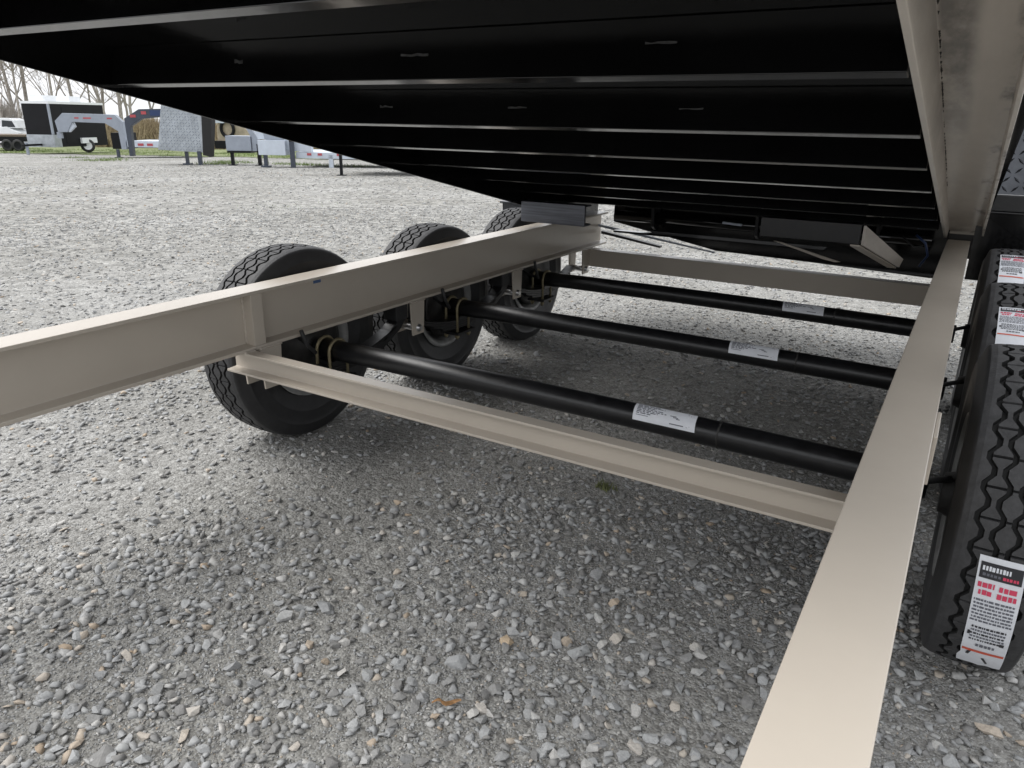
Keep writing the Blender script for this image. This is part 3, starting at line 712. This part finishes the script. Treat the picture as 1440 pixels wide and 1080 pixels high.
b = MB(); tb(b, (.003, .9, zb_+.15), (.012, 1.9, zt_-.15)); dr = b.build('door', M['bgblack'], rt)
b = MB(); tb(b, (.013, .96, zb_+.95), (.04, 1.04, zb_+1.15)); b.build('handle', M['bolt'], dr)
for x, y in ((-.95, .9), (-.9, 2.7)):
    b = MB(); tb(b, (x-.4, y-.45, zt_+.13), (x+.4, y+.45, zt_+.42)); b.build('roof_vent', M['bgwhite'], rt)
q = T(.02, Lf*.62, .36); small_wheel(rt, q[0]-.1, q[1]-.15, .36, .36)
b = MB(); tb(b, (.005, Lf*.62-.65, .5), (.12, Lf*.62+.55, .78)); b.build('fender', M['bgwhite'], rt)
b = MB(); tb(b, (-Wn*.5-.06, -1.3, .42), (-Wn*.5+.06, -.03, .52)); b.build('tongue', M['bgblack'], rt)
b = MB(); tb(b, (-Wn*.5-.05, -1.1, 0), (-Wn*.5+.05, -1.0, .6)); b.build('jack', M['bggrey'], rt)

# white pickup behind a dark flatbed trailer
f = FX(14, 208)
rt = empty('pickup_truck', f.p, YAW, 'white pickup truck parked at the far left edge of the yard', 'truck')
rt.location = at(14, 206)[0]
b = MB(); ppoly(f, b, [(-30, 203), (34, 203), (36, 197), (34, 188), (22, 184), (14, 180), (-30, 182)], 0, 1.9); body = b.build('body', M['bgwhite'], rt, bevel=.04)
b = MB(); ppoly(f, b, [(-12, 182), (31, 182), (26, 171), (18, 168), (-6, 168)], .15, 1.75); cab = b.build('cab', M['bgwhite'], rt, bevel=.05)
b = MB(); ppoly(f, b, [(6, 180.5), (27, 180.5), (23, 172), (8, 171)], .13, .16); b.build('side_window', M['glass'], cab)
for px in (25, -20): small_wheel(rt, f.X(px), -.03, .38, .38)
b = MB(); pbox(f, b, 31, 35, 189, 193, -.02, .2); b.build('headlight', M['bolt'], rt)
f = FX(8, 213)
rt = empty('flatbed_trailer', f.p, YAW, 'low dark flatbed trailer with plank deck in front of the white pickup', 'trailer')
b = MB(); pbox(f, b, -60, 38, 194, 200, 0, 2.2); b.build('frame', M['bgblack'], rt)
for k in range(6):
    b = MB(); pbox(f, b, -60, 38, 191.5, 193.8, .02+k*.37, .36+k*.37); b.build('plank', M['wood'], rt)
for px in (12, 27): small_wheel(rt, f.X(px), -.02, .36, .36, hub='bgblack')

# grey gooseneck trailer
f = FX(168, 222)
rt = empty('gooseneck_trailer', f.p, YAW, 'grey gooseneck trailer with raised neck in front of the black cargo trailer', 'trailer')
b = MB(); ppoly(f, b, [(86, 176), (98, 166), (170, 167), (180, 176), (180, 211), (173, 211), (172, 188), (155, 178), (110, 177), (101, 190), (88, 190)], 0, .25); nk = b.build('neck', M['bggrey'], rt, bevel=.015)
b = MB(); ppoly(f, b, [(98, 180), (110, 177.5), (112, 183), (103, 190)], .05, .2); b.build('neck_brace', M['bgpale'], nk)
b = MB(); pbox(f, b, 85, 91, 190, 198, .05, .2); b.build('coupler', M['bggrey'], rt)
b = MB(); pbox(f, b, 156, 172, 190, 211, .3, 1.6); b.build('toolbox', M['bgblack'], rt)
leg(f, rt, 165, 168.5, 211, 222)
b = MB(); pbox(f, b, 181, 260, 200, 208, .05, 2.2); b.build('deck', M['bgpale'], rt)
for px in (196, 209): b = MB(); pbox(f, b, px, px+8, 203, 206, .03, .045); b.build('reflector', M['redp'], rt)
for px, wd in ((114, 6), (126, 11), (159, 7)):
    b = MB(); pbox(f, b, px, px+wd, 171, 172.8, -.006, -.001); b.build('decal', M['redp' if px != 125 else 'bgpale'], rt)

# navy gooseneck with a bright treadplate box
f = FX(270, 232)
rt = empty('gooseneck_trailer', f.p, YAW, 'navy gooseneck trailer with a bright diamond plate front box', 'trailer')
b = MB(); ppoly(f, b, [(182, 222), (182, 174), (204, 162), (238, 161), (238, 171), (206, 174), (189, 184), (187, 222)], .1, .3); nk = b.build('neck', M['bgnavy'], rt, bevel=.01)
b = MB(); pbox(f, b, 219, 236, 163, 170, .088, .097); b.build('decal', M['wire'], nk)
b = MB(); pbox(f, b, 191, 199, 169, 172.5, .088, .097); b.build('decal', M['redp'], nk)
b = MB(); pbox(f, b, 207, 214, 164.5, 168.5, .088, .097); b.build('decal', M['redp'], nk)
b = MB(); ppoly(f, b, [(238, 154), (296, 162), (289, 216), (225, 213)], 0, .9); bx = b.build('front_box', M['alu'], rt, bevel=.01)
b = MB()
def plc(x, z, h): return (x, -.002-h, z)
st = 3.9*f.k; x0, x1, z0, z1 = f.X(228), f.X(290), f.Z(214), f.Z(156)
nx = int((x1-x0)/st); nz = int((z1-z0)/st)
for i in range(nx):
    for k in range(nz):
        cx, cz = x0+(i+.5)*st, z0+(k+.5)*st
        if cx < f.X(236)-(cz-z0)/(z1-z0)*f.k*-9-f.k*8 or cx > f.X(287): continue
        if cz > f.Z(156+(cx-f.X(236))/f.k*.14): continue
        a = R(45) if (i+k) % 2 else R(-45); ca, sa = math.cos(a), math.sin(a); ln, wd, ht = st*.55, st*.17, .015
        pts = [(ln, 0, 0), (0, wd, 0), (-ln, 0, 0), (0, -wd, 0), (ln*.5, 0, ht), (-ln*.5, 0, ht)]
        b.add([plc(cx+p*ca-q*sa, cz+p*sa+q*ca, h) for p, q, h in pts], [(0, 1, 4), (1, 2, 5, 4), (2, 3, 5), (3, 0, 4, 5)], 0)
o = b.build('tread_pattern', M['bggrey'], bx); o['kind'] = 'stuff'
b = MB(); ppoly(f, b, [(293, 158), (308, 160), (298, 221), (288, 219)], -.05, .3); b.build('corner_post', M['groove'], rt)
leg(f, rt, 260, 264, 214, 231, .1); leg(f, rt, 280, 285, 214, 233, -.05)

# tan machine
f = FX(325, 219)
rt = empty('tan_machine', f.p, YAW, 'boxy tan machine with a dark round opening beyond the diamond plate box', 'machine')
rt.location = at(325, 216)[0]
b = MB(); ppoly(f, b, [(303, 212), (350, 214), (354, 190), (340, 174), (308, 171), (303, 186)], .3, 1.8); b.build('body', M['tan'], rt, bevel=.05)
b = MB(); f2 = f
pts = [(f.X(321)+.35*math.cos(t), .22, f.Z(184)+.42*math.sin(t)) for t in np.linspace(0, 2*math.pi, 20)]
b.tube(pts, .09, 8, cap=False); b.build('opening_ring', M['bgblack'], rt)
b = MB(); pbox(f, b, 304, 318, 166, 176, .1, .28); b.build('side_sheet', M['bgpale'], rt)
b = MB(); pbox(f, b, 300, 318, 201, 212, .1, 1.2); b.build('track', M['bgblack'], rt)
# grey toolbox trailer nose on legs
f = FX(345, 233)
rt = empty('trailer_nose', f.p, YAW, 'dark trailer nose with a grey steel toolbox standing on two black legs', 'trailer')
b = MB(); pbox(f, b, 320, 355, 195, 214, .05, .8); bx = b.build('toolbox', M['bggrey'], rt, bevel=.01)
b = MB(); pbox(f, b, 321, 354, 214.2, 216.5, .03, .8); b.build('frame', M['bgblack'], rt)
b = MB(); ppoly(f, b, [(346, 178), (351, 178), (364, 196), (364, 214), (356, 214), (356, 197)], .1, .4); b.build('neck', M['bggrey'], rt)
leg(f, rt, 324, 328, 216, 233, .1, 'bgblack'); leg(f, rt, 362, 366.5, 205, 233, .1, 'bgblack')
# pale gooseneck on the right
f = FX(395, 236)
rt = empty('gooseneck_trailer', f.p, YAW, 'pale grey gooseneck trailer with toolbox and long red marked deck', 'trailer')
b = MB(); ppoly(f, b, [(350, 172), (372, 172), (436, 206), (436, 216), (400, 214), (372, 200), (362, 200)], .3, .6); nk = b.build('neck', M['bgpale'], rt, bevel=.01)
b = MB(); ppoly(f, b, [(370, 188), (392, 189), (399, 200), (372, 200)], .27, .295); b.build('neck_gusset', M['bggrey'], nk)
b = MB(); pbox(f, b, 364, 402, 201, 220, .1, .9); b.build('toolbox', M['bgpale'], rt, bevel=.01)
b = MB(); pbox(f, b, 414, 560, 216, 224, .3, 2.6); dk = b.build('deck', M['bgpale'], rt)
for px in (430, 445, 472, 520): b = MB(); pbox(f, b, px, px+6, 217, 220, .28, .295); b.build('reflector', M['redp'], dk)
leg(f, rt, 369, 374, 220, 235, .2, 'bgnavy'); leg(f, rt, 408, 414, 202, 237, .1, 'bgnavy'); leg(f, rt, 460, 466, 219, 237, .3, 'bgpale')
b = MB(); b.tube([(f.X(411), .15, f.Z(202)), (f.X(411), .15, f.Z(200))], .09, 10); b.build('jack_knob', M['bgblack'], rt)
f = FX(520, 232)
rt = empty('utility_trailer', at(520, 226)[0], YAW, 'pale low utility trailer far back, just left of where the bed hides the yard', 'trailer')
b = MB(); pbox(f, b, 425, 600, 221, 227, 1, 3.2); b.build('deck', M['bgwhite'], rt)
b = MB(); pbox(f, b, 425, 600, 209, 212, 1, 1.1)
b.build('side_rail', M['bgpale'], rt)
for px in (440, 470, 500, 530): b = MB(); pbox(f, b, px, px+2, 212, 221, 1, 1.06); b.build('post', M['bgpale'], rt)
for px in (490, 512): small_wheel(rt, f.X(px), 1.0, .33, .33)
# nearest low trailer, mostly behind the bed
f = FX(480, 247)
rt = empty('low_trailer', f.p, YAW, 'low trailer on a thin black leg throwing a shadow, right of the others', 'trailer')
b = MB(); pbox(f, b, 476, 700, 208, 216, .0, 2.4); b.build('deck', M['bgblack'], rt)
leg(f, rt, 478, 481.5, 216, 247, .02, 'bgblack')
for px in (620, 665): small_wheel(rt, f.X(px), .05, .37, .37)

# ------------------------------------------------------------------ verge, grass, brush and bare trees
def strip(name, p0, p1, depth, m, label, dz=.02, n=24):
    b = MB(); vs = []
    a, c = Vector(p0), Vector(p1)
    fw = Vector((-math.sin(YAW), math.cos(YAW), 0))
    for i in range(n+1):
        for j in range(5):
            p = a.lerp(c, i/n)+fw*depth*(j/4)+fw*(.5*math.sin(i*1.7)+.3*math.sin(i*3.1) if j == 0 else 0); vs.append((p.x, p.y, float(H(p.x, p.y))+dz))
    b.add(vs, [(i*5+j, i*5+5+j, i*5+6+j, i*5+1+j) for i in range(n) for j in range(4)], 0, True)
    return tag(b.build(name, m), label, kind='structure')
A0 = at(-160, 213)[0]; A1 = at(760, 232)[0]
A0.z = A1.z = 0
strip('grass_verge', A0, A1, 60, mat('verge_turf', (.14, .165, .065), .9, noise=.5, nscale=.8), 'green and straw coloured verge beyond the gravel')
def blades(name, spots, label, m='grass'):
    V = []; F = []
    for (x, y, n, sx, h) in spots:
        X = x+rng.normal(0, sx, n); Y = y+rng.normal(0, sx*.7, n); Z = H(X, Y); a = rng.uniform(0, 6.28, n); hh = h*rng.uniform(.5, 1.2, n); wd = h*.09
        lx, ly = rng.normal(0, .4, n)*hh, rng.normal(0, .4, n)*hh
        o = len(V)
        for i in range(n):
            ca, sa = math.cos(a[i])*wd, math.sin(a[i])*wd
            k = len(V); V += [(X[i]-ca, Y[i]-sa, Z[i]), (X[i]+ca, Y[i]+sa, Z[i]), (X[i]+lx[i], Y[i]+ly[i], Z[i]+hh[i])]; F.append((k, k+1, k+2))
    b = MB(); b.add(V, F); return tag(b.build(name, M[m]), label, 'grass', kind='stuff')
sp = []
for k in range(170):
    t = random.random(); p = A0.lerp(A1, t); fw = Vector((-math.sin(YAW), math.cos(YAW), 0)); p = p+fw*random.uniform(-.5, 9); sp.append((p.x, p.y, 55, .5, .12))
for px, py in ((105, 222), (130, 226), (150, 226), (165, 224), (300, 231), (310, 230), (340, 229), (400, 231), (430, 232), (445, 233), (320, 228), (500, 234)):
    p = at(px, py)[0]; sp.append((p.x, p.y, 160, .5, .10))
blades('grass', sp, 'short spring grass growing along the verge')
p = at(851, 687)[0]
t_ = blades('grass_tuft', [(p.x, p.y, 70, .018, .035)], 'small green weed tuft in the gravel below the near cross member', 'weed')
t_['category'] = 'weed'
p = at(395, 291)[0]; p2 = at(470, 286)[0]
blades('grass_sprouts', [(p.x, p.y, 90, .35, .025), (p2.x, p2.y, 40, .3, .025)], 'sparse green sprouts in the open gravel left of the bed')['category'] = 'weed'

def bush(px, py, wpx, hpx, label, m='brush', back=0, n=900, name='dry_shrub', group=None):
    f = FX(px, py); dd = Vector((f.p.x-CAM.x, f.p.y-CAM.y, 0)).normalized(); loc = f.p+dd*back; loc.z = float(H(loc.x, loc.y)); sc = 1+back/f.d
    rt = empty(name, loc, YAW, label, 'shrub', group)
    b = MB(); W, Hh = wpx*f.k*sc/2, hpx*f.k*sc
    for k in range(n):
        x = random.gauss(0, .45)*W; y = random.gauss(0, .5)*1.2; top = Hh*(1-(x/W/1.25)**2)*random.uniform(.35, 1.05)
        if top < .1: continue
        z0 = random.uniform(0, .4)*top; wd = random.uniform(.02, .05); lean = random.gauss(0, .25)*top
        b.add([(x-wd, y, z0), (x+wd, y, z0), (x+lean, y+random.gauss(0, .2), top)], [(0, 1, 2)])
    b.build('twigs', M[m], rt)
    b = MB()
    for k in range(5): b.tube([(random.gauss(0, .2)*W, 0, -.1), (random.gauss(0, .35)*W, random.gauss(0, .2), Hh*.6)], [.03, .008], 5)
    b.build('stem', M['bark'], rt); return rt
bl = ['straw brown brush seen through the arch of the navy gooseneck neck', 'brown brush between the black cargo trailer and the navy neck',
      'dry brush behind the diamond plate box', 'dry brush behind the tan machine', 'pale dry brush behind the pale grey gooseneck', 'low dry brush right of the pale grey gooseneck']
for k, (px, wpx, hpx) in enumerate(((212, 60, 44), (165, 55, 38), (262, 60, 42), (320, 60, 40), (390, 70, 38), (470, 90, 30))):
    bush(px, 207+.03*px, wpx, hpx, bl[k], back=14, n=3200)
bush(8, 206, 75, 66, 'tall bushy bare shrub behind the white pickup', m='bark', back=8, n=2600)

def bare_tree(px, hgt, rad, lean, seed, label, back):
    f = FX(px, 209); loc = f.p+Vector((-math.sin(YAW), math.cos(YAW), 0))*back
    # keep it on the same line of sight while it stands further back
    d = Vector((f.p.x-CAM.x, f.p.y-CAM.y, 0)).normalized(); loc = f.p+d*back; loc.z = float(H(loc.x, loc.y))-.05
    rt = empty('bare_tree', loc, 0, label, 'tree', 'bare trees along the far edge of the yard')
    r = random.Random(seed); tk = MB(); cr = MB()
    def grow(b, p, d, L, r0, lev):
        pts = [p]; n = 4
        for i in range(n):
            d = (d+Vector((r.gauss(0, .09), r.gauss(0, .09), .05))).normalized(); pts.append(pts[-1]+d*(L/n))
        b.tube(pts, [r0*(1-.55*i/n) for i in range(n+1)], 6 if lev < 2 else 3, cap=False)
        if lev >= 4: return
        for k in range((7, 5, 5, 4)[lev]):
            i = r.uniform(.35 if lev == 0 else .2, 1); q = pts[min(int(i*n), n)]
            ax = Vector((r.gauss(0, 1), r.gauss(0, 1), r.gauss(0, .3))).normalized()
            nd = (d+ax*r.uniform(.5, .95)).normalized(); nd.z = abs(nd.z)*.8+.12
            grow(cr, q, nd.normalized(), L*r.uniform(.42, .62), max(r0*.42, .012), lev+1)
    grow(tk, Vector((0, 0, 0)), Vector((lean*math.cos(YAW), lean*math.sin(YAW), 1)).normalized(), hgt, rad, 0)
    t = tk.build('trunk', M['bark'], rt); cr.build('crown', M['bark'], rt); return rt
tl = [(10, 11, .12, .05, 'slender bare tree above the white pickup at the left edge'), (44, 13, .17, -.35, 'bare tree leaning left behind the cargo trailer front'),
      (51, 14, .20, 0, 'upright thick bare trunk behind the cargo trailer front'), (90, 12, .13, -.2, 'thin left leaning bare tree above the cargo trailer roof'),
      (116, 13, .17, -.05, 'dark bare trunk right of the cargo trailer roof vents'), (152, 13, .17, -.05, 'bare trunk at the rear end of the cargo trailer'),
      (160, 13, .14, -.12, 'bare trunk just right of the cargo trailer rear end'), (175, 14, .19, .02, 'thick bare trunk above the bend of the grey neck'),
      (184, 12, .13, .1, 'thin bare trunk left of the navy neck'), (192, 13, .14, -.1, 'bare trunk above the rising navy neck'), (222, 12, .12, 0, 'bare tree left of the diamond plate box top'),
      (74, 10, .09, .1, 'thin bare sapling behind the middle of the cargo trailer'), (30, 12, .11, .15, 'spindly bare tree between the pickup and the cargo trailer'),
      (-25, 13, .2, .1, 'bare tree left of the white pickup'), (132, 12, .11, .12, 'slim bare tree behind the rear half of the cargo trailer')]
for k, (px, h, rd, ln, lb) in enumerate(tl): bare_tree(px, h, rd, ln, 40+k, lb, 14+4*(k % 3))

# a big tan stone and an orange scrap of dry leaf in the foreground
V, F = hull(14, 777); me = bpy.data.meshes.new('stone'); me.from_pydata(V.tolist(), [], F.tolist()); me.materials.append(mat('tan_stone', (.42, .33, .23), .8, noise=.2, nscale=5))
o = bpy.data.objects.new('stone', me); COL.objects.link(o); o.parent = GROUND; p = at(713, 905)[0]; o.location = (p.x, p.y, .008); o.scale = (.019, .022, .019); o.rotation_euler = (.1, .2, .9)
o['label'] = 'large tan stone lying among the grey ones in the foreground'
p = at(628, 994)[0]; b = MB(); n = 8
pts = [(p.x-.028+.056*k/n, p.y-.02+.045*k/n+.006*math.sin(k*1.3), .014+.005*math.sin(k*.9)) for k in range(n+1)]
wd = [.0015+.006*math.sin(math.pi*k/n) for k in range(n+1)]
b.add([(x-w_*.6, y+w_*.7, z) for (x, y, z), w_ in zip(pts, wd)]+[(x, y, z+.003) for x, y, z in pts]+[(x+w_*.6, y-w_*.7, z-.001) for (x, y, z), w_ in zip(pts, wd)],
      [(r_*(n+1)+k, r_*(n+1)+k+1, (r_+1)*(n+1)+k+1, (r_+1)*(n+1)+k) for r_ in (0, 1) for k in range(n)], 0, True)
tag(b.build('dry_leaf', mat('orange_leaf', (.25, .135, .055), .7, noise=.4, nscale=90)), 'orange brown scrap of dry leaf lying on the foreground gravel', 'leaf')
